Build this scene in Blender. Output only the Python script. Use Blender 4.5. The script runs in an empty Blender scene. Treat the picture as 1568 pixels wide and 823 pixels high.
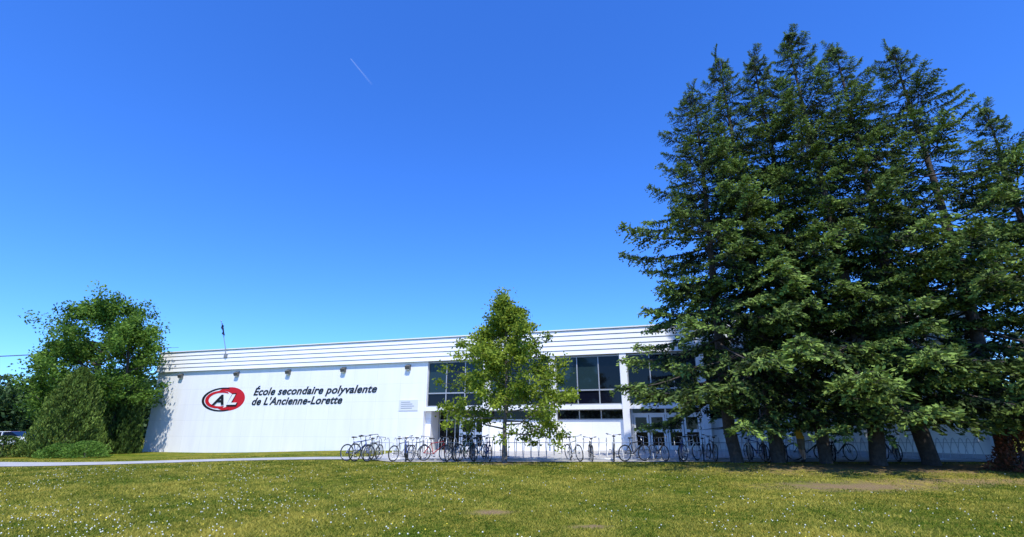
import bpy, math, random
import numpy as np
from mathutils import Vector, Matrix, Euler
random.seed(7); rng=np.random.default_rng(7)
scene=bpy.context.scene
COL=scene.collection
scene.view_settings.view_transform='Standard'
try: scene.view_settings.look='None'
except Exception: pass
scene.view_settings.exposure=0

# ------------------------------------------------------------------ helpers
def ss(a,b,x):
    t=np.clip((np.asarray(x,dtype=float)-a)/(b-a),0,1); return t*t*(3-2*t)
def ground(x,y):
    g=.32*ss(-24,-8,x)*ss(9,22,y)+.3*ss(-6,20,x)*ss(23.5,29,y)
    g=g+.025*np.sin(np.asarray(x)*.45+1)*np.sin(np.asarray(y)*.5)*(1-ss(18,22,y))
    return g
def gz(x,y): return float(ground(x,y))

def link(o,parent=None):
    COL.objects.link(o)
    if parent: o.parent=parent
    return o
def empty(name,loc=(0,0,0),rz=0):
    e=bpy.data.objects.new(name,None); e.location=loc; e.rotation_euler=(0,0,rz); e.empty_display_size=.3
    return link(e)

def nt(mat):
    mat.use_nodes=True; t=mat.node_tree; return t,t.nodes,t.links
def simple(name,col,rough=.6,metal=0,noise=0,nscale=4,bump=0,spec=.5):
    m=bpy.data.materials.new(name); t,n,l=nt(m); b=n['Principled BSDF']
    b.inputs['Base Color'].default_value=(*col,1); b.inputs['Roughness'].default_value=rough
    b.inputs['Metallic'].default_value=metal; b.inputs['Specular IOR Level'].default_value=spec
    if noise or bump:
        tc=n.new('ShaderNodeTexCoord'); nz=n.new('ShaderNodeTexNoise'); nz.inputs['Scale'].default_value=nscale
        nz.inputs['Detail'].default_value=6
        l.new(tc.outputs['Object'],nz.inputs['Vector'])
        if noise:
            mr=n.new('ShaderNodeMapRange'); mr.inputs[1].default_value=.3; mr.inputs[2].default_value=.7
            mr.inputs[3].default_value=1-noise; mr.inputs[4].default_value=1+noise*.5
            l.new(nz.outputs['Fac'],mr.inputs[0])
            mx=n.new('ShaderNodeVectorMath'); mx.operation='SCALE'; mx.inputs[0].default_value=col
            l.new(mr.outputs[0],mx.inputs['Scale']); l.new(mx.outputs[0],b.inputs['Base Color'])
        if bump:
            bp=n.new('ShaderNodeBump'); bp.inputs['Strength'].default_value=bump; bp.inputs['Distance'].default_value=.05
            l.new(nz.outputs['Fac'],bp.inputs['Height']); l.new(bp.outputs[0],b.inputs['Normal'])
    return m
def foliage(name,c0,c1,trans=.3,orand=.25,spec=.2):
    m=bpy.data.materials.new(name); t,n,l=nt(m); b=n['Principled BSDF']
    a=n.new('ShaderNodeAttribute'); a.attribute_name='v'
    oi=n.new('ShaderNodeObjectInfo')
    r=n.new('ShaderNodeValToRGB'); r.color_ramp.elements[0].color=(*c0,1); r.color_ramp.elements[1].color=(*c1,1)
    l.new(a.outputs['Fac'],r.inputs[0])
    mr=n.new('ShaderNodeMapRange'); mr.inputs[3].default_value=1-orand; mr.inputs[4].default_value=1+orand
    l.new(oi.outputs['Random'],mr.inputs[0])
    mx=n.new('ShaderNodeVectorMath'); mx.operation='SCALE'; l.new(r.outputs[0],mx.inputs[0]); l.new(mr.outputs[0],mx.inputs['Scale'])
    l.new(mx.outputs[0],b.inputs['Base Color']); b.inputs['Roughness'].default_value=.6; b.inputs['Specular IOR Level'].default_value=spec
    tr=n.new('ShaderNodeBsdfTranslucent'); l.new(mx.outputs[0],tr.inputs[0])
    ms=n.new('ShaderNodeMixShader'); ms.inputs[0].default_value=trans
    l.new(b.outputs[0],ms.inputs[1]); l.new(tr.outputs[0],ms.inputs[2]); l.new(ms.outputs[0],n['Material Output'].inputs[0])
    return m

def fast_mesh(name,V,F,v=None,mats=(),midx=None,smooth=False):
    V=np.asarray(V,dtype=np.float32); F=np.asarray(F,dtype=np.int32)
    me=bpy.data.meshes.new(name); k=F.shape[1]
    me.vertices.add(len(V)); me.vertices.foreach_set('co',V.ravel())
    me.loops.add(F.size); me.loops.foreach_set('vertex_index',F.ravel())
    me.polygons.add(len(F)); me.polygons.foreach_set('loop_start',np.arange(0,F.size,k,dtype=np.int32))
    if midx is not None: me.polygons.foreach_set('material_index',np.asarray(midx,dtype=np.int32))
    me.update(calc_edges=True)
    if v is not None:
        a=me.attributes.new('v','FLOAT','POINT'); a.data.foreach_set('value',np.asarray(v,dtype=np.float32))
    for m in mats: me.materials.append(m)
    if smooth: me.polygons.foreach_set('use_smooth',np.ones(len(F),dtype=bool))
    me.validate()
    return me
def norm(a): return a/np.maximum(np.linalg.norm(a,axis=1,keepdims=True),1e-6)
def leaves_arrays(C,D,L,W,v,R=None):
    R=R or rng
    n=len(C); D=norm(D); side=norm(np.cross(D,R.normal(size=(n,3))))
    L=np.asarray(L).reshape(-1,1)*np.ones((n,1)); W=np.asarray(W).reshape(-1,1)*np.ones((n,1))
    V=np.stack([C-D*L/2,C+side*W/2+D*L*.08,C+D*L/2,C-side*W/2+D*L*.08],axis=1).reshape(-1,3)
    F=np.arange(4*n).reshape(n,4); vv=np.repeat(v,4)
    return V,F,vv

class MB:
    def __init__(s): s.v=[];s.f=[];s.m=[]
    def face(s,idx,mi): s.f.append(idx); s.m.append(mi)
    def box(s,x0,x1,y0,y1,z0,z1,mi=0):
        b=len(s.v)
        s.v+= [(x0,y0,z0),(x1,y0,z0),(x1,y1,z0),(x0,y1,z0),(x0,y0,z1),(x1,y0,z1),(x1,y1,z1),(x0,y1,z1)]
        for q in ((0,3,2,1),(4,5,6,7),(0,1,5,4),(1,2,6,5),(2,3,7,6),(3,0,4,7)): s.face([b+i for i in q],mi)
    def tube(s,pts,rads,mi=0,n=6,closed=False):
        pts=[Vector(p) for p in pts]
        if not hasattr(rads,'__len__'): rads=[rads]*len(pts)
        b=len(s.v); N=len(pts); up=None
        for i,p in enumerate(pts):
            if closed: d=pts[(i+1)%N]-pts[i-1]
            else: d=pts[min(i+1,N-1)]-pts[max(i-1,0)]
            if d.length<1e-8: d=Vector((0,0,1))
            d.normalize()
            if up is None:
                up=Vector((0,0,1)) if abs(d.z)<.9 else Vector((1,0,0))
            a=d.cross(up)
            if a.length<1e-4: a=d.cross(Vector((0.3,1,0.2)))
            a.normalize(); c=a.cross(d).normalized(); up=c
            for k in range(n):
                t=2*math.pi*k/n; q=p+(a*math.cos(t)+c*math.sin(t))*rads[i]; s.v.append(tuple(q))
        for i in range(N if closed else N-1):
            j=(i+1)%N
            for k in range(n):
                k2=(k+1)%n; s.face([b+i*n+k,b+i*n+k2,b+j*n+k2,b+j*n+k],mi)
        if not closed:
            s.face([b+k for k in range(n)],mi); s.face([b+(N-1)*n+k for k in reversed(range(n))],mi)
    def ring(s,c,R,r,mi,nu=24,nv=6,axis='Y'):
        pts=[]
        for i in range(nu):
            t=2*math.pi*i/nu
            o=(R*math.cos(t),0,R*math.sin(t)) if axis=='Y' else (R*math.cos(t),R*math.sin(t),0)
            pts.append((c[0]+o[0],c[1]+o[1],c[2]+o[2]))
        s.tube(pts,r,mi,nv,closed=True)
    def ell(s,c,r,mi,nu=12,nv=8):
        b=len(s.v)
        for i in range(nv+1):
            ph=math.pi*i/nv
            for k in range(nu):
                t=2*math.pi*k/nu
                s.v.append((c[0]+r[0]*math.sin(ph)*math.cos(t),c[1]+r[1]*math.sin(ph)*math.sin(t),c[2]+r[2]*math.cos(ph)))
        for i in range(nv):
            for k in range(nu):
                k2=(k+1)%nu; s.face([b+i*nu+k,b+i*nu+k2,b+(i+1)*nu+k2,b+(i+1)*nu+k],mi)
    def mesh(s,name,mats,smooth=False):
        me=bpy.data.meshes.new(name); me.from_pydata(s.v,[],s.f); 
        for m in mats: me.materials.append(m)
        me.polygons.foreach_set('material_index',s.m)
        if smooth: me.polygons.foreach_set('use_smooth',[True]*len(s.f))
        me.update(); return me
    def obj(s,name,mats,parent=None,smooth=False):
        return link(bpy.data.objects.new(name,s.mesh(name,mats,smooth)),parent)

# ------------------------------------------------------------------ camera, sun, sky
cam=bpy.data.cameras.new('camera'); co=bpy.data.objects.new('camera',cam); link(co)
co.location=(0,0,1.6); co.rotation_euler=(math.radians(90+17.8),0,0)
cam.sensor_width=36; cam.lens=17.68; cam.clip_end=20000; cam.clip_start=.1
scene.camera=co
el=math.radians(60); az=math.radians(173)
S=Vector((math.cos(el)*math.sin(az),math.cos(el)*math.cos(az),math.sin(el)))
sl=bpy.data.lights.new('sun','SUN'); sl.energy=5; sl.angle=math.radians(.5); sl.color=(1,.97,.88)
so=bpy.data.objects.new('sun',sl); link(so); so.rotation_euler=S.to_track_quat('Z','Y').to_euler(); so.location=(0,-10,60)
w=bpy.data.worlds.new('World'); scene.world=w; w.use_nodes=True
n=w.node_tree.nodes; l=w.node_tree.links
sky=n.new('ShaderNodeTexSky'); sky.sky_type='NISHITA'; sky.sun_disc=False
sky.sun_elevation=el; sky.sun_rotation=az; sky.air_density=1.0; sky.dust_density=.2; sky.ozone_density=3
hs=n.new('ShaderNodeHueSaturation'); hs.inputs['Saturation'].default_value=1.17
tint=n.new('ShaderNodeVectorMath'); tint.operation='MULTIPLY'; tint.inputs[1].default_value=(.72,1.24,2.2)
l.new(sky.outputs[0],hs.inputs['Color']); l.new(hs.outputs[0],tint.inputs[0])
l.new(tint.outputs[0],n['Background'].inputs[0]); n['Background'].inputs[1].default_value=.136

# ------------------------------------------------------------------ ground
DIRT_SHADE=[(9.4,15.0,2.9,1.1,.8),(14.5,19.8,9.5,3.0,.8),(-.4,11.2,.5,.34,.8),(1.35,9.8,.45,.25,.8),(-.4,21.6,1.7,1.0,.65),(13,15.8,4.5,1.0,.6)]  # wide spruce ellipse: mulch, also painted in place of the trees' forward shade
def dirt_shade_np(x,y):
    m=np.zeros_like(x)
    for cx,cy,rx,ry,a in DIRT_SHADE:
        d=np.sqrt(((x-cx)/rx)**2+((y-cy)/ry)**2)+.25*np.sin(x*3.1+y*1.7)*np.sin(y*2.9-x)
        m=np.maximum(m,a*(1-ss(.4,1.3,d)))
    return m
gm=bpy.data.materials.new('lawn_ground'); t,n,l=nt(gm); b=n['Principled BSDF']; b.inputs['Roughness'].default_value=.95; b.inputs['Specular IOR Level'].default_value=.03
tc=n.new('ShaderNodeTexCoord')
def noise(scale,detail=5):
    z=n.new('ShaderNodeTexNoise'); z.inputs['Scale'].default_value=scale; z.inputs['Detail'].default_value=detail
    l.new(tc.outputs['Object'],z.inputs['Vector']); return z
nA=noise(.35); nB=noise(3.5,8); nC=noise(45,4)
r1=n.new('ShaderNodeValToRGB'); l.new(nA.outputs['Fac'],r1.inputs[0])
r1.color_ramp.elements[0].position=.35; r1.color_ramp.elements[0].color=(.115,.17,.016,1)
r1.color_ramp.elements[1].position=.65; r1.color_ramp.elements[1].color=(.29,.26,.045,1)
r2=n.new('ShaderNodeValToRGB'); l.new(nB.outputs['Fac'],r2.inputs[0])
r2.color_ramp.elements[0].position=.35; r2.color_ramp.elements[0].color=(.42,.55,.42,1)
r2.color_ramp.elements[1].position=.68; r2.color_ramp.elements[1].color=(1.4,1.2,1.15,1)
mu=n.new('ShaderNodeMix'); mu.data_type='RGBA'; mu.blend_type='MULTIPLY'; mu.inputs[0].default_value=1
l.new(r1.outputs[0],mu.inputs[6]); l.new(r2.outputs[0],mu.inputs[7])
r3=n.new('ShaderNodeMapRange'); r3.inputs[1].default_value=.3; r3.inputs[2].default_value=.7; r3.inputs[3].default_value=.4; r3.inputs[4].default_value=1.45
l.new(nC.outputs['Fac'],r3.inputs[0])
sc=n.new('ShaderNodeVectorMath'); sc.operation='SCALE'; l.new(mu.outputs[2],sc.inputs[0]); l.new(r3.outputs[0],sc.inputs['Scale'])
prev=None
for cx,cy,rx,ry,a in DIRT_SHADE:
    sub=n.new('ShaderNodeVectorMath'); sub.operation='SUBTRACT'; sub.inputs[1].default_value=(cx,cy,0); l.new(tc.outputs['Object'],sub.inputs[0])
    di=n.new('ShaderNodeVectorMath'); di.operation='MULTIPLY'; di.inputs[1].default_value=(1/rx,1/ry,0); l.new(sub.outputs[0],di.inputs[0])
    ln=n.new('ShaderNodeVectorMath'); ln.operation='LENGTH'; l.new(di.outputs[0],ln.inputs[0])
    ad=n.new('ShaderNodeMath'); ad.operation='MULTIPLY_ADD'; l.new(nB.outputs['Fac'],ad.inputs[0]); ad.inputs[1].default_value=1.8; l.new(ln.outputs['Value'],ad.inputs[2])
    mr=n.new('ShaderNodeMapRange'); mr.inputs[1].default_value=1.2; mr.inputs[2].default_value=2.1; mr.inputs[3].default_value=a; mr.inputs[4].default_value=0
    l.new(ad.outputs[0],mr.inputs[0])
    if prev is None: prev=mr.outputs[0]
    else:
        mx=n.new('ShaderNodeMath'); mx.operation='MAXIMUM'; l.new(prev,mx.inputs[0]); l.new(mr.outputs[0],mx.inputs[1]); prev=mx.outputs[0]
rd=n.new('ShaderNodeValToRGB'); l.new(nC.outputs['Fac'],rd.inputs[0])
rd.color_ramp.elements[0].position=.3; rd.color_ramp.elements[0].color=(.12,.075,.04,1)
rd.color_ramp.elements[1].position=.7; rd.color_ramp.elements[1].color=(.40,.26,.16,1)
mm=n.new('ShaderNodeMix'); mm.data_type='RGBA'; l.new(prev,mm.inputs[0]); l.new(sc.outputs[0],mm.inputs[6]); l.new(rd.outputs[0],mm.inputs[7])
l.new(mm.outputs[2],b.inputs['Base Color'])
bp=n.new('ShaderNodeBump'); bp.inputs['Strength'].default_value=.7; bp.inputs['Distance'].default_value=.04; l.new(nC.outputs['Fac'],bp.inputs['Height']); l.new(bp.outputs[0],b.inputs['Normal'])

far=np.array([60,80,120,200,400,900,2500,8000.])
gx=np.concatenate([-far[::-1],np.linspace(-50,50,251),far]); gy=np.concatenate([[-8000,-1500,-300,-80,-20],np.linspace(-5,50,139),far+0.])
X,Y=np.meshgrid(gx,gy); Z=ground(X,Y)
V=np.stack([X.ravel(),Y.ravel(),Z.ravel()],1); nx=len(gx); ny=len(gy)
i,j=np.meshgrid(np.arange(nx-1),np.arange(ny-1)); a=(j*nx+i).ravel()
F=np.stack([a,a+1,a+nx+1,a+nx],1)
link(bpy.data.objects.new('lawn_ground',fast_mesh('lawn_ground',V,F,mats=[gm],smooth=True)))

def sheet(name,xs,y0,y1,off,mat,ny=16):
    xs=np.asarray(xs); V=[];F=[]
    for x in xs:
        a_,b_=y0(x),y1(x)
        for k in range(ny+1):
            y=a_+(b_-a_)*k/ny; V.append((x,y,gz(x,y)+off))
    for i in range(len(xs)-1):
        for k in range(ny):
            p=i*(ny+1)+k; F.append((p,p+ny+1,p+ny+2,p+1))
    return link(bpy.data.objects.new(name,fast_mesh(name,V,F,mats=[mat],smooth=True)))
conc=simple('concrete_paving',(.46,.44,.40),.85,noise=.18,nscale=1.3,bump=.15)
pathm=simple('path_concrete',(.42,.41,.39),.85,noise=.2,nscale=2,bump=.15)
e=Vector((.9563,-.2921,0)); A=Vector((-28.56,41.3,0))
def fy(x):  # facade line y for x
    return A.y+(x-A.x)/e.x*e.y
sheet('concrete_path',np.linspace(-80,-7.0,120),lambda x:24.6+.25*math.sin(x*.15)-(.5 if x<-20 else 0)*min(1,(-20-x)/10),lambda x:26.6+1.6*max(0,min(1,(-10-x)/20)),.02,pathm,6)
sheet('paved_forecourt',np.linspace(-7.0,34,120),lambda x:22.35 if x>-5 else 22.35+(-5-x)*1.2,lambda x:fy(x)+1.5,.025,conc,20)

# grass blades
def blades(N,ymin,ymax,pw,hscale):
    u=rng.random(N); p=2-pw
    y=(ymin**p+u*(ymax**p-ymin**p))**(1/p)
    x=(rng.random(N)*2-1)*(1.13*y+1)
    d=dirt_shade_np(x,y); keep=(rng.random(N)>d*1.3)
    keep&=~((y>22.2)&(x>-7)); keep&=~((y>24)&(y<28.4)&(x<-6.8))
    x=x[keep];y=y[keep];n=len(x)
    z=ground(x,y)-.004
    patch=.5+.28*np.sin(x*.7+1.3*np.sin(y*.5))*np.sin(y*.9+np.sin(x*.6))+.3*np.sin(x*2.3+1.1*np.sin(y*1.9))*np.sin(y*2.1+1.7*np.sin(x*1.1))+.14*np.sin(x*5.1+y*2+2*np.sin(y*3))
    h=(.025+.035*rng.random(n))*hscale*(.7+.6*patch); w=.004+.0006*y
    a=rng.random(n)*6.283; lean=rng.normal(size=(n,2))*.8
    B=np.stack([x,y,z],1); s_=np.stack([np.cos(a)*w,np.sin(a)*w,np.zeros(n)],1)
    T=B+np.stack([lean[:,0]*h,lean[:,1]*h,h],1)
    V=np.stack([B-s_,B+s_,T],1).reshape(-1,3); F=np.arange(3*n).reshape(n,3)
    v=np.clip(.05+.85*patch+.25*rng.normal(size=n),0,1)
    return V,F,np.repeat(v,3)
V,F,v=blades(400000,7.5,30,1.6,1.0)
grassm=foliage('grass',(.055,.115,.008),(.52,.44,.08),.35,0,.05)
link(bpy.data.objects.new('grass',fast_mesh('grass',V,F,v,[grassm])))
# clover and dandelion heads
def heads(name,N,mat,r0,r1,bias):
    y=7.8+rng.random(N)**1.3*13; x=(rng.random(N)*2-1)*(1.1*y)
    k=(rng.random(N)<np.clip(-.15+bias*(.5+.5*np.sin(x*.8+2+1.5*np.sin(y*.6))*np.cos(y*.9+x*.3)),0.05,1)*np.where(x<-1,1,.4))&(dirt_shade_np(x,y)<.2); x=x[k];y=y[k];n=len(x)
    r=r0+(r1-r0)*rng.random(n); C=np.stack([x,y,ground(x,y)+.05+.03*rng.random(n)],1)
    O=np.array([[1,0,0],[0,1,0],[-1,0,0],[0,-1,0],[0,0,1],[0,0,-1]])
    V=(C[:,None,:]+O[None]*r[:,None,None]).reshape(-1,3)
    f=np.array([[0,1,4],[1,2,4],[2,3,4],[3,0,4],[1,0,5],[2,1,5],[3,2,5],[0,3,5]])
    F=(f[None]+6*np.arange(n)[:,None,None]).reshape(-1,3)
    link(bpy.data.objects.new(name,fast_mesh(name,V,F,mats=[mat])))
heads('clover_flowers',6500,simple('clover_white',(.75,.75,.66),.8),.007,.017,.9)
heads('dandelion_flowers',500,simple('dandelion_yellow',(.8,.65,.05),.8),.012,.022,.9)

# ------------------------------------------------------------------ school building
ang=math.atan2(e.y,e.x)
sb=empty('school_building',(A.x,A.y,0),ang)
wm=bpy.data.materials.new('white_block_wall'); t,n,l=nt(wm); b=n['Principled BSDF']; b.inputs['Roughness'].default_value=.75
tc=n.new('ShaderNodeTexCoord'); sp=n.new('ShaderNodeSeparateXYZ'); l.new(tc.outputs['Object'],sp.inputs[0])
cb=n.new('ShaderNodeCombineXYZ'); l.new(sp.outputs[0],cb.inputs[0]); l.new(sp.outputs[2],cb.inputs[1])
bk=n.new('ShaderNodeTexBrick'); l.new(cb.outputs[0],bk.inputs['Vector']); bk.offset=0; bk.inputs['Scale'].default_value=1
bk.inputs['Brick Width'].default_value=1.83; bk.inputs['Row Height'].default_value=1.15; bk.inputs['Mortar Size'].default_value=.008
bk.inputs['Color1'].default_value=(.91,.90,.88,1); bk.inputs['Color2'].default_value=(.885,.88,.865,1); bk.inputs['Mortar'].default_value=(.74,.74,.73,1)
nz=n.new('ShaderNodeTexNoise'); nz.inputs['Scale'].default_value=.9; nz.inputs['Detail'].default_value=8
mp=n.new('ShaderNodeMapping'); mp.inputs['Scale'].default_value=(2.5,1,.35); l.new(tc.outputs['Object'],mp.inputs[0]); l.new(mp.outputs[0],nz.inputs['Vector'])
mr=n.new('ShaderNodeMapRange'); mr.inputs[1].default_value=.3; mr.inputs[2].default_value=.7; mr.inputs[3].default_value=.94; mr.inputs[4].default_value=1.01; l.new(nz.outputs['Fac'],mr.inputs[0])
vs=n.new('ShaderNodeVectorMath'); vs.operation='SCALE'; l.new(bk.outputs['Color'],vs.inputs[0]); l.new(mr.outputs[0],vs.inputs['Scale']); l.new(vs.outputs[0],b.inputs['Base Color'])
whitep=simple('white_metal_cladding',(.89,.88,.85),.45,noise=.05,nscale=.6)
darkgap=simple('cladding_shadow_gap',(.3,.3,.3),.7)
greyfr=simple('aluminium_frame',(.4,.41,.42),.4,.3)
whitefr=simple('white_door_frame',(.82,.82,.8),.45)
dark=simple('interior_dark',(.02,.022,.025),.8)
def glassmat(name,c):
    m=bpy.data.materials.new(name); t,n,l=nt(m); b=n['Principled BSDF']
    b.inputs['Base Color'].default_value=(*c,1); b.inputs['Roughness'].default_value=.04; b.inputs['IOR'].default_value=1.33
    tc=n.new('ShaderNodeTexCoord'); z=n.new('ShaderNodeTexNoise'); z.inputs['Scale'].default_value=.7; l.new(tc.outputs['Object'],z.inputs[0])
    bp=n.new('ShaderNodeBump'); bp.inputs['Strength'].default_value=.06; bp.inputs['Distance'].default_value=.1; l.new(z.outputs[0],bp.inputs['Height']); l.new(bp.outputs[0],b.inputs['Normal'])
    return m
gA=glassmat('window_glass',(.008,.014,.018)); gB=glassmat('window_glass_blind',(.018,.038,.044)); gC=glassmat('window_glass_dark',(.003,.004,.006)); gD=glassmat('window_glass_spandrel',(.005,.006,.014))
bays=[23.8+4.35*k for k in range(8)]; END=bays[-1]; DEP=30; ZB=-.6; ZR=7.6; ZF=6.0
W=MB()
W.box(0,23.8,0,.4,ZB,ZF)
W.box(0,.4,.4,DEP,ZB,ZF); W.box(.4,END,DEP-.4,DEP,ZB,ZF); W.box(END-.4,END,.4,DEP-.4,ZB,ZF)
W.box(23.8,24.15,.4,3.2,ZB,2.78)
W.box(24.15,28.0,3.2,3.5,ZB,2.78)
for k in range(1,7):
    a0,a1=bays[k]+.2,bays[k+1]-.2
    if k==3: continue
    W.box(a0,a1,.36,.7,ZB,2.18)
W.box(bays[1]-.05,bays[1]+.2,.36,3.2,ZB,2.78)
W.box(bays[3]-.05+.0,bays[3]+.2,.72,1.6,ZB,2.78); W.box(bays[4]-.2,bays[4]+.05,.72,1.6,ZB,2.78)
W.box(bays[5]+.2,END,.05,.4,3.04,ZF)
W.obj('walls',[wm],sb)
C=MB()
for k in range(0,8):
    x=bays[k]
    if k==0: C.box(x,x+.14,-.004,.3,3.04,ZF); continue
    C.box(x-.2,x+.2,-.12,.34,ZB,ZF-.002)
C.box(23.8+.002,END+.1,-.02,.355,2.78,3.04)
C.obj('columns_and_slab_edge',[simple('white_concrete',(.89,.88,.86),.7,noise=.05,nscale=2)],sb)
Fa=MB()
Fa.box(-.1,END+.15,-.08,.5,ZF,ZR-.04,1)
nb=5; hb=(ZR-.06-ZF)/nb
for k in range(nb):
    z0=ZF+.01+k*hb; b0=len(Fa.v); g_=.026
    x0,x1=-.14,END+.19
    Fa.v+=[(x0,-.17,z0),(x1,-.17,z0),(x1,-.13,z0+hb-g_),(x0,-.13,z0+hb-g_),(x0,-.078,z0),(x1,-.078,z0),(x1,-.078,z0+hb-g_),(x0,-.078,z0+hb-g_)]
    for q in ((0,1,2,3),(0,4,5,1),(3,2,6,7),(0,3,7,4),(1,5,6,2)): Fa.face([b0+i for i in q],0)
Fa.box(-.18,END+.23,-.21,.55,ZR-.04,ZR+.03,0)
Fa.box(-.14,-.101,-.078,DEP,ZF,ZR-.042,0)
Fa.box(0,END,.5,DEP,ZR-.3,ZR-.1,2)
Fa.obj('roof_fascia',[whitep,darkgap,simple('roof_gravel',(.3,.3,.29),.9)],sb)
Gl=MB(); Fr=MB()
mats_g=[gA,gB,gC,gD,dark]
for k in range(0,5):
    a0=bays[k]+(.2 if k else .14); a1=bays[k+1]-.2; wd=(a1-a0)/3
    for p in range(3):
        x0=a0+wd*p; x1=x0+wd
        gi=[1,1,1] if k in(2,) else [1,0,1]
        mi=gi[p] if not(k==2 and p==2) else 2
        if k==3: mi=[2,2,0][p]
        ty=.004*random.uniform(-1,1)
        Gl.box(x0+.03,x1-.03,.2+ty,.22+ty,3.95,5.98,mi)
        Gl.box(x0+.03,x1-.03,.2-ty,.22-ty,3.1,3.88,3)
        if p: Fr.box(x0-.03,x0+.03,.12,.26,3.1,5.98)
    Fr.box(a0,a1,.13,.25,3.87,3.95); Fr.box(a0,a1,.13,.25,3.042,3.11); Fr.box(a0,a1,.13,.25,5.9,5.99)
    Fr.box(a0,a0+.05,.14,.24,3.11,5.9); Fr.box(a1-.05,a1,.14,.24,3.11,5.9)
    Gl.box(a0,a1,.5,.52,3.05,5.99,4)
for k in range(1,7):
    if k==3: continue
    a0=bays[k]+.2; a1=bays[k+1]-.2; wd=(a1-a0)/3
    for p in range(3):
        x0=a0+wd*p
        Gl.box(x0+.03,x0+wd-.03,.46,.48,2.22,2.76,2)
        if p: Fr.box(x0-.03,x0+.03,.41,.5,2.18,2.78)
    Fr.box(a0,a1,.37,.52,2.181,2.24); Fr.box(a0,a1,.4,.5,2.74,2.779)
Dr=MB()
def door_leaf(x0,x1,y,z0,z1):
    s=.11; zm=z0+.95
    Dr.box(x0,x0+s,y,y+.06,z0,z1); Dr.box(x1-s,x1,y,y+.06,z0,z1)
    for a,bb in((z0,z0+.22),(zm,zm+.16),(z1-.14,z1)): Dr.box(x0+s,x1-s,y+.002,y+.058,a,bb)
    Dr.box(x0+s,x1-s,y+.025,y+.035,z0+.22,zm,1); Dr.box(x0+s,x1-s,y+.025,y+.035,zm+.16,z1-.14,1)
    Dr.tube([(x1-.17,y-.05,zm),(x1-.17,y-.05,zm+.4)],.015,2,6)
g3=gz(9,29.5)+.03; g1=gz(-3,32)+.03
a0=bays[3]+.22; a1=bays[4]-.22; nd=4; wd=(a1-a0-.3)/nd; x=a0+.1
for p in range(nd):
    door_leaf(x+.02,x+wd-.02,.45,g3,2.45); x+=wd
    if p==1:
        Dr.box(x,x+.1,.43,.55,g3,2.78); x+=.1
Dr.box(a0-.02,a0+.1,.43,.55,g3-.3,2.78); Dr.box(x,a1+.02,.43,.55,g3-.3,2.78)
Dr.box(a0+.1,x,.435,.53,2.452,2.55); Dr.box(a0+.1,x,.47,.49,2.55,2.779,1); Dr.box(a0-.2,a1+.2,1.6,1.65,ZB,2.78,3)
x=26.05
for p in range(2): door_leaf(x+.02,x+.93,1.0,g1,2.3); x+=.95
Dr.box(25.95,26.05,.98,1.1,g1-.3,2.78); Dr.box(x,x+.12,.98,1.1,g1-.3,2.78)
Dr.box(26.05,x,.985,1.08,2.302,2.38); Dr.box(26.05,x,1.02,1.04,2.38,2.779,1)
for q in (24.2,24.75,25.35): Dr.box(q,q+.06,1.6,1.68,g1-.3,2.779,4)
Dr.box(24.15,25.95,1.63,1.65,g1-.3,2.77,1); Dr.box(24.2,25.95,1.59,1.67,2.2,2.27,4)
Gl.obj('windows',mats_g,sb); Fr.obj('window_frames',[greyfr],sb)
Dr.obj('entrance_doors',[whitefr,gC,greyfr,dark,greyfr],sb)
# wall lamps
WL=MB()
for s_ in (2.5,8.0,12.7,17.4,22.5):
    b0=len(WL.v)
    WL.v+=[(s_-.17,-.003,5.5),(s_+.17,-.003,5.5),(s_+.17,-.003,5.86),(s_-.17,-.003,5.86),(s_-.17,-.2,5.52),(s_+.17,-.2,5.52),(s_+.17,-.28,5.72),(s_-.17,-.28,5.72)]
    for q in ((0,1,5,4),(4,5,6,7),(7,6,2,3),(0,4,7,3),(1,2,6,5),(0,3,2,1)): WL.face([b0+i for i in q],0)
    WL.box(s_-.13,s_+.13,-.19,-.02,5.47,5.505,1)
WL.obj('wall_lamps',[simple('lamp_bronze',(.12,.115,.1),.5),simple('lamp_lens',(.5,.5,.45),.3)],sb)
# lettering
blk=simple('black_letters',(.012,.012,.014),.4); red=simple('red_logo',(.6,.012,.02),.4); whl=simple('white_logo',(.85,.85,.85),.4)
sgn=empty('school_name_sign',(A.x,A.y,0),ang)
def text(body,x,z,width,height,mat,y=-.012,shear=.3,off=.012,name='letters',ext=.01,sp_=1.0):
    cu=bpy.data.curves.new(name,'FONT'); cu.body=body; cu.size=1; cu.shear=shear; cu.offset=off; cu.extrude=ext; cu.space_character=sp_
    o=bpy.data.objects.new(name,cu); link(o,sgn); bpy.context.view_layer.update()
    dx=o.dimensions.x; k=height/.73
    o.rotation_euler=(math.radians(90),0,0); o.scale=(width/dx,k,1); o.location=(x,y,z); cu.materials.append(mat); return o
text("École secondaire polyvalente",9.75,4.06,10.4,.54,blk,off=.025,name='letters_upper_line',sp_=1.05)
text("de L'Ancienne-Lorette",9.7,3.36,7.75,.54,blk,off=.025,name='letters_lower_line',sp_=1.05)
Lg=MB()
def crescent(cx,cz,ao,bo,ax,az_,ai,bi,t0,t1,mi,y,N=48):
    b0=len(Lg.v)
    for i in range(N+1):
        t=t0+(t1-t0)*i/N
        Lg.v.append((cx+ao*math.cos(t),y,cz+bo*math.sin(t))); Lg.v.append((ax+ai*math.cos(t),y,az_+bi*math.sin(t)))
    for i in range(N): Lg.face([b0+2*i,b0+2*i+1,b0+2*i+3,b0+2*i+2],mi)
pi=math.pi
crescent(7.55,3.83,1.5,.86,6.9,3.80,1.1,.62,-2.3,2.3,1,-.010)
crescent(6.95,3.8,1.98,.88,7.05,3.8,1.84,.78,pi*.42,pi*1.62,0,-.014)
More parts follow.
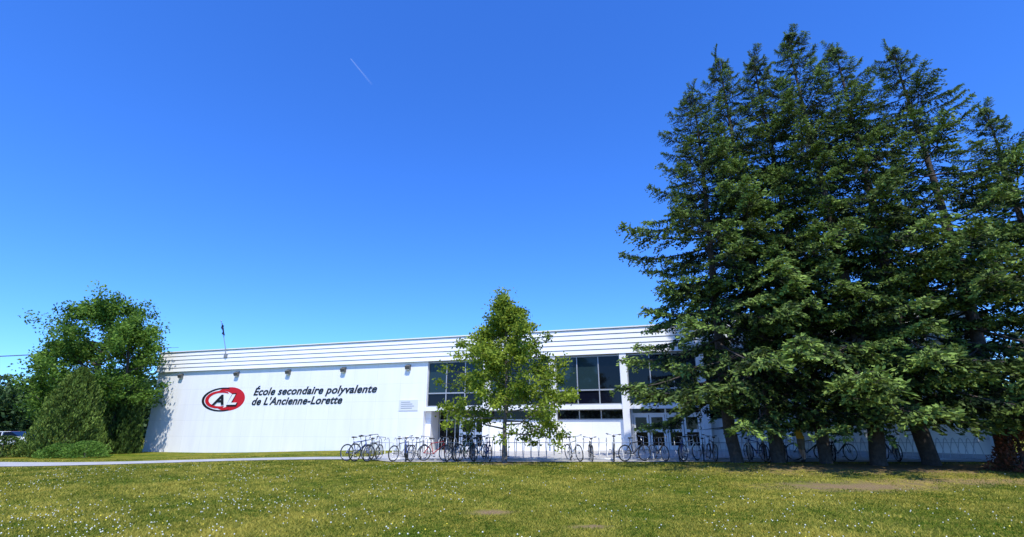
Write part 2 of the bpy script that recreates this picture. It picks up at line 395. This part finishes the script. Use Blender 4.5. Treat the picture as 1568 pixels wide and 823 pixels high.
crescent(6.62,3.8,1.32,.64,6.8,3.8,1.16,.50,pi*.30,pi*1.62,1,-.018)
Lg.obj('logo_swoosh',[blk,red],sgn)
text("A",6.1,3.43,1.15,.74,blk,y=-.03,off=.03,name='logo_letter_a')
text("L",7.42,3.36,1.05,.86,blk,y=-.03,off=.06,name='logo_letter_l_outline')
text("L",7.42,3.43,.9,.74,whl,y=-.045,off=.03,name='logo_letter_l')
pl=empty('wall_plaque',(A.x,A.y,0),ang); P=MB(); P.box(21.95,23.35,-.03,-.003,2.82,3.52,0)
for q in range(4): P.box(22.1,22.1+random.uniform(.6,1.0),-.036,-.031,3.35-.13*q,3.39-.13*q,1)
P.obj('panel',[simple('plaque_white',(.72,.73,.73),.4),simple('plaque_text',(.25,.27,.3),.5)],pl)
# flagpole on roof
fp=empty('flagpole',(A.x,A.y,0),ang); P=MB()
P.tube([(6.75,-.22,6.9),(6.72,-.3,ZR),(6.25,-.7,ZR+2.1)],[.035,.03,.02],0,8); P.ell((6.24,-.71,ZR+2.14),(.05,.05,.05),0)
P.box(6.55,6.9,-.2,-.15,6.95,7.2,0)
b0=len(P.v); N=10
for a_ in range(N+1):
    for c_ in range(5):
        f=c_/4; P.v.append((6.27+.08*a_/N*2+f*.28+.05*math.sin(a_*1.1+c_),-.68+.1*a_/N+.06*math.sin(a_*.9+c_*2),ZR+2.0-a_*.085-f*.25))
for a_ in range(N):
    for c_ in range(4): P.face([b0+a_*5+c_,b0+a_*5+c_+1,b0+(a_+1)*5+c_+1,b0+(a_+1)*5+c_],1)
P.obj('pole_and_flag',[simple('pole_grey',(.4,.4,.4),.4,.5),simple('flag_navy',(.02,.03,.08),.8)],fp)

# ------------------------------------------------------------------ trees
bark=simple('bark',(.075,.06,.05),.95,noise=.4,nscale=9,bump=.8)
bark2=simple('bark_grey',(.16,.13,.10),.95,noise=.3,nscale=12,bump=.5)
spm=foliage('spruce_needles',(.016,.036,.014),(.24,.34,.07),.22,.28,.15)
def bough(seed,L=4.0):
    R=np.random.default_rng(seed); Cs=[];Ds=[];vs=[];Ls=[]
    def ax(t): return np.array([L*t,.12*math.sin(t*3+seed)*L*.3,L*(-.22*t+.21*t*t*t)])
    M=MB(); M.tube([ax(q) for q in np.linspace(0,.95,8)],list(np.linspace(.045,.008,8)),1,4)
    for t in np.arange(.14,1.0,.042):
        for sd in(-1,1):
            if R.random()<.12: continue
            wl=L*.27*(min(1,(t+.12)/.5))*(max(.02,1.08-t))**.5*R.uniform(.55,1.2)
            base=ax(t+R.uniform(-.015,.015)); an=math.radians(R.uniform(40,68))
            d=np.array([math.cos(an),sd*math.sin(an),R.uniform(-.25,.12)])
            M.tube([base,base+d*wl*.8-np.array([0,0,.15*wl])],[.01,.004],1,3)
            k=max(2,int(wl/.078)); br=R.normal()*.15
            for q in (np.arange(k)+.5)/k:
                if q<.3 and t<.5: continue
                p=base+d*wl*q-np.array([0,0,.38*wl*q*q])
                for s_ in range(3):
                    dd=d*.8+R.normal(size=3)*.55+np.array([.15,0,-.45*(s_==2)])
                    Cs.append(p+R.normal(size=3)*.035+dd*.04); Ds.append(dd)
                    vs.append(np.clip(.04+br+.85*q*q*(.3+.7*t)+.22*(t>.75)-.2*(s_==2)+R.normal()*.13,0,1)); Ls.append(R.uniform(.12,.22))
    for s_ in range(80):
        t=.80+.2*R.random(); dd=np.array([1,0,.15])+R.normal(size=3)*.6
        Cs.append(ax(t)+R.normal(size=3)*.08); Ds.append(dd); vs.append(np.clip(.78+R.normal()*.15,0,1)); Ls.append(.16)
    V,F,v=leaves_arrays(np.array(Cs),np.array(Ds),np.array(Ls),.074,np.array(vs),R)
    nv=len(V); MV=np.array(M.v); MF=[f for f in M.f if len(f)==4]; MF=np.array(MF)+nv
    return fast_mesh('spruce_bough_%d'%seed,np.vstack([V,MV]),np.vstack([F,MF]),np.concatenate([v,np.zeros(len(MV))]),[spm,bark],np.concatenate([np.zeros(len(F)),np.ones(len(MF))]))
BO=[bough(s_) for s_ in range(1,8)]
def spruce(x,y,H,R,tr,seed,zlow=2.6,ex=2.5):
    rd=random.Random(seed); z0=gz(x,y); rot=rd.uniform(0,6.28); em=empty('spruce_tree',(x,y,z0-.05),rot)
    M=MB(); N=14; lx=rd.uniform(-.3,.3)
    pts=[(lx*math.sin(i/N*3)*.6,.15*math.sin(i/N*4+seed),H*i/N) for i in range(N+1)]
    M.tube([(0,0,-.2),(0,0,.25)]+pts[1:],[tr*1.2,tr]+[tr*(1-i/N)**.95+.015 for i in range(1,N+1)],0,10)
    for i in range(22):
        h=rd.uniform(1.2,H*.5); a_=rd.uniform(0,6.28); L=rd.uniform(.4,1.6)
        M.tube([(0,0,h),(math.cos(a_)*L,math.sin(a_)*L,h-.1*L)],[.03,.006],0,4)
    M.obj('trunk',[bark],em,True)
    h=zlow
    while h<H-.1:
        f=(h/H); Rr=R*(1-f**ex)*(.95 if f>.2 else .98)+.34*min(1,(H-h)/.8)
        nb_=4 if f<.3 else 5
        a0=rd.uniform(0,6.28); whl_=rd.uniform(.86,1.08)
        for q in range(nb_):
            L=Rr*whl_*rd.choice([.65,.85,.95,1.0,1.05,1.12])*rd.uniform(.93,1.07)
            az_=a0+q*6.283/nb_+rd.uniform(-.3,.3)
            if h<5.5 and math.sin(az_+rot)<-.35: L=max(L,Rr)*1.34
            elif rd.random()<.07: continue
            o=bpy.data.objects.new('bough',BO[rd.randrange(len(BO))]); COL.objects.link(o); o.parent=em
            o.location=(0,0,h+rd.uniform(-.1,.1))
            pitch=math.radians(-10+ (42*max(0,f-.4)/.6)**1.0 + rd.uniform(-7,7))
            o.rotation_euler=Euler((rd.uniform(-.22,.22),-pitch,az_),'XYZ')
            sc_=L/4.0; wv=min(1.4,max(sc_,.32)*rd.uniform(1.1,1.55)); o.scale=(sc_,wv,max(min(sc_,1.1),.40))
        h+=.46+.30*(1-f)+rd.uniform(-.06,.14)
    for q in range(4):
        o=bpy.data.objects.new('leader',BO[q]); COL.objects.link(o); o.parent=em; o.location=(0,0,H-1.3+.25*q); o.rotation_euler=(q*1.5,-math.radians(84-4*q),q*1.6); o.scale=(.30,.26,.26)
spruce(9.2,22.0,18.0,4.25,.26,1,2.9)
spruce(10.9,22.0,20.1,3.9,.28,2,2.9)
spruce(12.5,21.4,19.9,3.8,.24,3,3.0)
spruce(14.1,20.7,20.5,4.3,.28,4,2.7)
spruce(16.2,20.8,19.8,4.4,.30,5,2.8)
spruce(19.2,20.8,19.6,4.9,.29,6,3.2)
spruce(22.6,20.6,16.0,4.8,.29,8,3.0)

def broadleaf(name,x,y,H,prof,z0,nl,ncl,per,leaf,cr,mat,tr,seed,bm=bark2,up=.5):
    R=np.random.default_rng(seed); em=empty(name,(x,y,gz(x,y)-.03))
    M=MB(); N=10; wob=R.normal(size=(N+1,2))*.05*H/8
    tp=[np.array([wob[i,0]*(i>1),wob[i,1]*(i>1),H*.93*i/N]) for i in range(N+1)]
    M.tube([tuple(p) for p in tp],[tr*1.3]+[tr*(1-i/N)**.9+.012 for i in range(1,N+1)],0,8)
    ends=[]
    for i in range(nl):
        f=(i+.5)/nl; hz=z0*.85+(H*.9-z0*.85)*f; az_=i*2.4+R.normal()*.3
        zt=min(H*.98,hz+up*prof(f)*R.uniform(.6,1.3)); ft=np.clip((zt-z0)/(H-z0),0,1); rr=prof(ft)*R.uniform(.65,1.0)
        k=int(hz/(H*.93)*N); b0=tp[min(k,N)].copy(); b0[2]=hz
        en=np.array([math.cos(az_)*rr,math.sin(az_)*rr,zt]); mid=(b0+en)/2+np.array([0,0,-.08*rr])+R.normal(size=3)*.08
        r0=tr*(.42*(1-f)+.1)
        M.tube([b0,mid,en],[r0,r0*.6,.01],0,5); ends.append(en)
        for q in range(5):
            t_=R.uniform(.3,.95); s0=b0+(en-b0)*t_+(mid-(b0+en)/2)*(1-abs(2*t_-1)); dd=(en-b0)*.35+R.normal(size=3)*.28*rr*np.array([1,1,.8])
            M.tube([s0,s0+dd],[r0*.3,.006],0,4); ends.append(s0+dd); ends.append(s0+dd*.5)
    for q in range(10): ends.append(np.array([R.normal()*.12,R.normal()*.12,H*(.84+.016*q)]))
    while len(ends)<ncl:
        f=R.random()**.9; rr=prof(f)*math.sqrt(R.uniform(.15,1)); a_=R.random()*6.283
        lump=1+.16*math.sin(3*a_+f*9+seed)+.12*math.sin(5*a_-f*14)
        ends.append(np.array([math.cos(a_)*rr*lump,math.sin(a_)*rr*lump,z0+(H-z0)*f]))
    ends=np.array(ends)
    if len(ends)>ncl: ends=ends[R.permutation(len(ends))[:ncl]]
    n_=len(ends); cv=R.uniform(.1,.85,n_); rs=cr*R.uniform(.6,1.25,n_)
    idx=np.repeat(np.arange(n_),per); g=R.normal(size=(len(idx),3))*np.array([.55,.55,.42])
    Cc=ends[idx]+g*rs[idx,None]; D=R.normal(size=(len(idx),3))+np.array([0,0,-.3])
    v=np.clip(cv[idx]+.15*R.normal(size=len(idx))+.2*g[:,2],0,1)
    V,F,vv=leaves_arrays(Cc,D,leaf*R.uniform(.7,1.3,len(idx)),leaf*.62,v,R)
    M.obj('trunk_and_limbs',[bm],em,True)
    link(bpy.data.objects.new('crown',fast_mesh(name+'_crown',V,F,vv,[mat])),em)
def prof_young(f): 
    return float(np.interp(f,[0,.06,.25,.45,.62,.78,.9,1],[1.7,2.6,2.7,2.3,1.6,.85,.35,.08]))
fm_young=foliage('young_tree_leaves',(.075,.14,.012),(.38,.46,.045),.42,0)
broadleaf('maple_tree',-.3,22.0,7.3,prof_young,1.3,34,390,66,.14,.33,fm_young,.085,11,up=.2)
fm_big=foliage('ash_leaves',(.04,.10,.012),(.22,.36,.045),.4,0)
def prof_big(f): return float(np.interp(f,[0,.2,.5,.75,.9,1],[2.4,3.3,3.6,3.1,1.9,.4]))
broadleaf('ash_tree',-31.2,38.5,11.8,prof_big,2.6,26,300,75,.22,.60,fm_big,.28,21,bark)
def prof_m(f): return float(np.interp(f,[0,.3,.7,1],[1.5,2.1,1.8,.3]))
broadleaf('ash_tree',-28.7,37.8,10.0,prof_m,3.2,18,130,75,.2,.55,fm_big,.18,22,bark)
broadleaf('ash_tree',-33.6,38.2,8.5,prof_m,2.5,18,130,75,.2,.55,fm_big,.18,23,bark)
def coneshrub(name,x,y,H,R_,n_,leaf,mat,seed,pw=.75,upb=1.2,rb=.8):
    R=np.random.default_rng(seed); em=empty(name,(x,y,gz(x,y)))
    f=R.random(n_)**1.25; a_=R.random(n_)*6.283
    rr=R_*(1-f)**pw*np.minimum(1,rb+f*2.5)*(1+.14*np.sin(4*a_+f*7+seed)+.13*np.sin(9*a_-f*23))*np.sqrt(R.uniform(.45,1.15,n_))+.04
    C_=np.stack([np.cos(a_)*rr,np.sin(a_)*rr,.05+H*f],1); D=np.stack([np.cos(a_)*.5,np.sin(a_)*.5,np.full(n_,upb)],1)+R.normal(size=(n_,3))*.45
    cl=.25*np.sin(7*a_+f*31)*np.sin(f*40-3*a_)
    v=np.clip(.2+cl+.5*(rr/(R_*(1-f)**pw+.05))**3*.6+.2*R.normal(size=n_),0,1)
    V,F,vv=leaves_arrays(C_,D,leaf*R.uniform(.7,1.3,n_),leaf*.4,v,R)
    M=MB(); M.tube([(0,0,-.1),(0,0,H*.8)],[.1,.02],0,6); M.obj('stem',[bark],em)
    link(bpy.data.objects.new('foliage',fast_mesh(name+'_foliage',V,F,vv,[mat])),em)
fm_ced=foliage('cedar_foliage',(.02,.05,.01),(.12,.19,.03),.25,.15)
fm_jun=foliage('juniper_foliage',(.05,.085,.016),(.22,.31,.05),.3,0)
fm_lo=foliage('low_shrub_foliage',(.07,.15,.02),(.24,.40,.06),.35,0)
fm_red=foliage('red_shrub_foliage',(.05,.04,.015),(.30,.09,.05),.3,0)
coneshrub('cedar_tree',-28.6,34.0,5.5,2.1,17000,.2,fm_jun,31,.62)
for q,(cx,cy,hh) in enumerate([(-30.9,38.6,4.3),(-29.8,38.4,4.6),(-28.7,38.1,4.4),(-27.8,38.3,4.5)]):
    coneshrub('columnar_cedar_tree',cx,cy,hh,.85,7000,.2,fm_ced,40+q,.3,2.5,1)
coneshrub('low_shrub',-25.9,32.5,.9,1.2,3000,.13,fm_lo,51,.4,.6,1)
coneshrub('low_shrub',-27.3,32.3,.75,1.1,3000,.13,fm_lo,52,.4,.6,1)
coneshrub('low_shrub',-31.5,33,1.2,1.3,4000,.14,fm_ced,53,.4,.6,1)
coneshrub('red_leaf_shrub',17.3,18.2,1.5,.8,3600,.12,fm_red,54,.5,.6,1)
# distant trees
fm_far=foliage('distant_tree_foliage',(.02,.05,.015),(.075,.13,.03),.15,0)
Vs=[];Fs=[];vv=[];off=0
R=np.random.default_rng(5)
for (xa,xb,yy,hh,cnt) in [(-190,-62,95,11,52),(-60,60,140,7,34),(34,120,70,7,26)]:
    for c_ in range(cnt):
        cx=R.uniform(xa,xb); cy=yy+R.uniform(-8,8); h_=hh*R.uniform(.7,1.1); r_=h_*.42; m_=900
        g=norm(R.normal(size=(m_,3)))*np.cbrt(R.uniform(.5,1.1,m_))[:,None]
        g*=1+.15*np.sin(g[:,[0]]*6+c_)*np.sin(g[:,[2]]*7)
        C_=np.array([cx,cy,h_*.52])+g*np.array([r_,r_,h_*.5])
        V,F,v_=leaves_arrays(C_,R.normal(size=(m_,3)),R.uniform(.5,.95,m_),.5,np.clip(.35+.3*g[:,2]+.2*R.normal(size=m_),0,1),R)
        Vs.append(V);Fs.append(F+off);vv.append(v_);off+=len(V)
link(bpy.data.objects.new('distant_tree_line',fast_mesh('distant_tree_line',np.vstack(Vs),np.vstack(Fs),np.concatenate(vv),[fm_far])))

# ------------------------------------------------------------------ bikes
rub=simple('tyre_rubber',(.02,.02,.02),.8); steel=simple('bike_steel',(.45,.45,.46),.3,.9); sad=simple('saddle_black',(.02,.02,.02),.6)
def bike(name,col,drop=False):
    fm=simple(name+'_paint',col,.3); M=MB()
    for x in(-.52,.52):
        M.ring((x,0,.34),.32,.022,0,28,6); M.ring((x,0,.34),.296,.010,1,28,4)
        for k in range(12):
            t_=k*math.pi/6; M.tube([(x,0,.34),(x+.29*math.cos(t_),0,.34+.29*math.sin(t_))],.0025,1,3)
        M.tube([(x,-.05,.34),(x,.05,.34)],.022,1,8)
    BB=(-.08,0,.30); ST=(-.22,0,.78); HT=(.36,0,.86); HB=(.40,0,.70); r=.019
    M.tube([BB,ST],r,3,8); M.tube([(-.21,0,.74),(.37,0,.82)],r,3,8); M.tube([BB,HB],r*1.2,3,8); M.tube([HT,HB],r*1.2,3,8)
    for s_ in(-.05,.05):
        M.tube([BB,(-.52,s_,.34)],.012,3,6); M.tube([(-.21,0,.74),(-.52,s_,.34)],.011,3,6)
        M.tube([HB,(.42,s_,.66),(.46,s_,.5),(.52,s_,.34)],.014,3,6)
    M.tube([ST,(-.25,0,.92)],.013,1,6)
    M.ell((-.27,0,.95),(.08,.075,.032),2,10,6); M.ell((-.17,0,.95),(.12,.03,.025),2,10,6)
    M.tube([HT,(.34,0,.96),(.40,0,1.0)],.016,1,6)
    if drop: M.tube([(.44,-.21,.86),(.52,-.21,.93),(.50,-.21,1.0),(.40,-.18,1.0),(.40,.18,1.0),(.50,.21,1.0),(.52,.21,.93),(.44,.21,.86)],.013,2,6)
    else:
        M.tube([(.34,-.31,1.03),(.40,-.12,1.0),(.40,.12,1.0),(.34,.31,1.03)],.013,1,6)
        for s_ in(-1,1):
            M.tube([(.34,.31*s_,1.03),(.36,.21*s_,1.017)],.02,2,6); M.tube([(.37,.2*s_,1.01),(.44,.27*s_,.98)],.007,1,4)
    M.ring((-.08,-.05,.30),.09,.007,1,16,4); M.tube([(-.08,-.09,.30),(.04,-.09,.18)],.011,1,5); M.tube([(-.08,.09,.30),(-.20,.09,.42)],.011,1,5); M.tube([(-.08,-.09,.3),(-.08,.09,.3)],.018,1,6)
    M.box(-.0,.08,-.2,-.10,.165,.19,2); M.box(-.24,-.16,.10,.2,.41,.435,2)
    M.tube([(-.08,-.05,.39),(-.52,-.05,.37)],.005,2,4); M.tube([(-.08,-.05,.21),(-.52,-.05,.31)],.005,2,4)
    return M.mesh(name,[rub,steel,sad,fm],True)
BK=[bike('bicycle_black',(.015,.015,.018)),bike('bicycle_red',(.4,.02,.02)),bike('bicycle_blue',(.02,.06,.25)),bike('bicycle_grey',(.25,.26,.27),True),bike('bicycle_white',(.7,.7,.7)),bike('bicycle_dark',(.03,.035,.03),True),bike('bicycle_green',(.03,.12,.06))]
pxs=[(546,20),(558,60),(570,75),(614,60),(622,80),(638,70),(665,15),(690,100),(707,70),(714,60),(724,100),(735,65),(746,75),(772,85),(880,70),(905,88),(940,80),(972,25),(1010,75),(1044,65),(1058,40),(1078,70),(1090,85),(1124,70),(1150,60),(1160,100),(1172,70),(1202,70),(1240,35),(1273,70),(1288,12),(1366,80),(1376,60)]
rb=random.Random(3)
for k,(px,yaw) in enumerate(pxs):
    Yb=22.9+rb.uniform(-.15,.15)+(-.25 if yaw<30 else 0); X_=(px-784)/770/1.0685*Yb
    o=bpy.data.objects.new('bicycle',BK[0 if rb.random()<.4 else rb.randrange(len(BK))]); link(o)
    sgn_=1 if rb.random()<.75 else -1
    o.location=(X_,Yb,gz(X_,Yb)+.028); o.rotation_euler=(math.radians(rb.uniform(-7,7)),0,math.radians(yaw if sgn_>0 else -yaw)); s_=rb.uniform(.94,1.06); o.scale=(s_,)*3
# racks
rm=simple('rack_galvanised',(.5,.51,.52),.4,.6)
def rack(x0,n_,sp=.34,Y0=23.25):
    em=empty('bike_rack',(x0,Y0,gz(x0,Y0)+.03)); M=MB(); L=sp*(n_-1)
    M.tube([(-.1,0,.04),(L+.1,0,.04)],.025,0,6); M.tube([(-.1,.7,.04),(L+.1,.7,.04)],.025,0,6)
    M.tube([(-.05,.0,.04),(-.05,.7,.04)],.025,0,6); M.tube([(L+.05,.0,.04),(L+.05,.7,.04)],.025,0,6)
    for k in range(n_):
        x=k*sp; M.tube([(x,0,.04),(x-.03,.08,.6),(x-.02,.16,.82),(x+.02,.27,.92),(x+.05,.38,.86),(x+.06,.46,.7),(x+.04,.7,.04)],.014,0,6)
    M.tube([(-.02,.12,.72),(L,.12,.72)],.012,0,5)
    M.obj('frame',[rm],em,True)
x=-6.2
while x<18.4:
    rack(x,9); x+=3.0

# ------------------------------------------------------------------ person
def person(loc,rz):
    J={}; V=[];E=[];Rr=[]
    def v_(k,p,r,par=None):
        J[k]=len(V); V.append(p); Rr.append(r)
        if par is not None: E.append((J[par],J[k]))
    v_('pel',(0,0,.90),.145); v_('wai',(.03,0,1.04),.125,'pel'); v_('che',(.09,0,1.22),.145,'wai'); v_('shl',(.12,0,1.34),.12,'che')
    v_('nk',(.15,0,1.42),.055,'shl'); v_('hd0',(.18,0,1.50),.075,'nk'); v_('hd1',(.19,0,1.58),.098,'hd0'); v_('hd2',(.18,0,1.66),.07,'hd1')
    for s_,n_ in((1,'l'),(-1,'r')):
        st=.14*s_
        v_('sh'+n_,(.12,.17*s_,1.34),.062,'shl'); v_('el'+n_,(.20,.24*s_,1.10),.042,'sh'+n_); v_('wr'+n_,(.42,.24*s_,1.05),.027,'el'+n_); v_('pa'+n_,(.49,.24*s_,1.04),.036,'wr'+n_)
        for q in range(4):
            yy=(.24+(-.027+.018*q))*s_; ln=[.07,.08,.075,.06][q]
            v_('f%d'%q+n_,(.53,yy,1.05),.010,'pa'+n_); v_('g%d'%q+n_,(.53+ln*.5,yy,1.035),.009,'f%d'%q+n_); v_('h%d'%q+n_,(.53+ln*.45,yy,.995),.008,'g%d'%q+n_)
        v_('t0'+n_,(.47,(.24-.045)*s_,1.03),.011,'pa'+n_); v_('t1'+n_,(.51,(.24-.06)*s_,1.0),.009,'t0'+n_)
        v_('hp'+n_,(0,.10*s_,.86),.10,'pel'); v_('kn'+n_,(.05+.06*st*4,.12*s_,.49),.062,'hp'+n_); v_('cf'+n_,(-.0+st*.3,.12*s_,.33),.055,'kn'+n_); v_('an'+n_,(-.04+st*.8,.12*s_,.09),.037,'cf'+n_)
        v_('to'+n_,(.06+st*.8,.13*s_,.045),.042,'an'+n_); v_('tp'+n_,(.14+st*.8,.14*s_,.04),.034,'to'+n_)
    me=bpy.data.meshes.new('person_skeleton'); me.from_pydata(V,E,[]); o=bpy.data.objects.new('tmp',me); COL.objects.link(o)
    m=o.modifiers.new('s','SKIN'); 
    for i,r in enumerate(Rr): me.skin_vertices[0].data[i].radius=(r,r*(1.25 if i in(J['wai'],J['che'],J['pel']) else 1))
    me.skin_vertices[0].data[0].use_root=True
    o.modifiers.new('ss','SUBSURF').levels=2
    dg=bpy.context.evaluated_depsgraph_get(); ev=bpy.data.meshes.new_from_object(o.evaluated_get(dg)); bpy.data.objects.remove(o)
    ev.materials.clear()
    skin=simple('skin',(.55,.32,.22),.55); shirt=simple('shirt_orange',(.88,.5,.05),.8); shorts=simple('shorts_khaki',(.25,.2,.13),.85); hair=simple('hair_auburn',(.12,.045,.015),.7); shoe=simple('shoe_dark',(.03,.03,.03),.6); eye=simple('eye_dark',(.02,.02,.02),.3)
    for m_ in(skin,shirt,shorts,hair,shoe): ev.materials.append(m_)
    for p in ev.polygons:
        c=p.center; mi=0; p.use_smooth=True
        if c.z<.115: mi=4
        elif c.z<.93 and c.z>.50 and c.x<.3: mi=2
        elif c.z>=.93 and c.z<1.41 and c.x<.23 and not(abs(c.y)>.19 and c.z<1.14): mi=1
        elif c.z>1.60 or (c.z>1.48 and c.x<.15): mi=3
        p.material_index=mi
    em=empty('student_person',loc,rz); b_=bpy.data.objects.new('body',ev); link(b_,em)
    M=MB()
    for s_ in(-1,1):
        M.ell((.275,.034*s_,1.575),(.012,.014,.010),0); M.ell((.19,.098*s_,1.56),(.022,.012,.03),1)
    M.ell((.287,0,1.545),(.018,.014,.024),1); M.ell((.27,0,1.505),(.012,.026,.007),2)
    M.obj('face_features',[eye,skin,simple('lips',(.4,.12,.1),.5)],em,True)
Xp=.541*22.4
person((Xp,22.3,gz(Xp,22.3)+.005),math.radians(195))

# ------------------------------------------------------------------ car
def car(name,x,y,rz,col):
    em=empty(name,(x,y,gz(x,y)),rz); M=MB()
    def loft(st,mi):
        b0=len(M.v); k=len(st[0][1])
        for X_,pr in st:
            for (yy,zz) in pr: M.v.append((X_,yy,zz))
        for i in range(len(st)-1):
            for j in range(k):
                j2=(j+1)%k; M.face([b0+i*k+j,b0+i*k+j2,b0+(i+1)*k+j2,b0+(i+1)*k+j],mi)
        M.face([b0+j for j in range(k)],mi); M.face([b0+(len(st)-1)*k+j for j in reversed(range(k))],mi)
    def pr(w_,zb,zt): return [(-w_*.93,zb),(-w_,zb+.2),(-w_,zt-.15),(-w_*.88,zt),(w_*.88,zt),(w_,zt-.15),(w_,zb+.2),(w_*.93,zb)]
    loft([(-2.25,pr(.72,.35,.85)),(-2.1,pr(.85,.22,.98)),(-1.2,pr(.9,.2,1.0)),(.8,pr(.9,.2,.98)),(1.7,pr(.86,.2,.86)),(2.2,pr(.72,.3,.7))],0)
    loft([(-1.9,[(-.7,.97),(-.65,.98),(.65,.98),(.7,.97)]),(-1.25,[(-.78,.97),(-.62,1.4),(.62,1.4),(.78,.97)]),(.1,[(-.8,.97),(-.63,1.44),(.63,1.44),(.8,.97)]),(1.0,[(-.75,.95),(-.7,.96),(.7,.96),(.75,.95)])],1)
    M.box(-1.2,.05,-.6,.6,1.40,1.465,0); M.box(-.55,-.47,-.83,.83,.97,1.40,0)
    for wx in(-1.4,1.35):
        for s_ in(-1,1):
            M.tube([(wx,s_*.72,.33),(wx,s_*.92,.33)],.33,2,20); M.tube([(wx,s_*.8,.33),(wx,s_*.93,.33)],.2,3,12)
    for s_ in(-1,1): M.box(2.05,2.2,s_*.6-.1,s_*.6+.1,.58,.68,3); M.box(-2.26,-2.15,s_*.62-.1,s_*.62+.1,.68,.82,4)
    M.obj('car_body',[simple(name+'_paint',col,.25),gC,rub,steel,red],em)
car('parked_car',-50.8,54,math.radians(10),(.8,.8,.8)); car('parked_car',-55.5,60,math.radians(15),(.3,.02,.02))
# power line (far left) 
pe=empty('utility_pole',(-72,62,0)); M=MB(); M.tube([(0,0,0),(0,0,12)],[.16,.11],0,8); M.box(-1.1,1.1,-.06,.06,11,11.15)
for yy in(0,.9,-.9):
    M.tube([(-80+yy,6,11.3)]+[(-80+yy+110*k/14,6*(1-k/14),11.3-1.6*math.sin(math.pi*k/14)) for k in range(1,15)],.02,0,4)
M.obj('pole_and_wires',[simple('pole_wood',(.12,.1,.08),.9)],pe)
# contrail: a thin ribbon of ice cloud high in the sky
def contrail():
    m=bpy.data.materials.new('contrail_vapour'); t,n,l=nt(m); b=n['Principled BSDF']; b.inputs['Base Color'].default_value=(.9,.9,.9,1); b.inputs['Roughness'].default_value=1
    a=n.new('ShaderNodeAttribute'); a.attribute_name='v'; l.new(a.outputs['Fac'],b.inputs['Alpha'])
    p0=Vector((-.389*4000,4000,4000*.853)); p1=Vector((-.331*4000,4000,4000*.778))
    V=[];F=[];vv=[]; N=24
    for i in range(N+1):
        f=i/N; p=p0.lerp(p1,f); w_=5+6*f
        for s_,al in((-1,0),(0,.18*(1-f)**.7+.02),(1,0)): V.append((p.x+s_*w_*1.0,p.y,p.z+s_*w_*.7)); vv.append(al)
    for i in range(N):
        for k in range(2): q=i*3+k; F.append((q,q+1,q+4,q+3))
    link(bpy.data.objects.new('contrail_cloud',fast_mesh('contrail_cloud',V,F,vv,[m])))
contrail()
print('done')
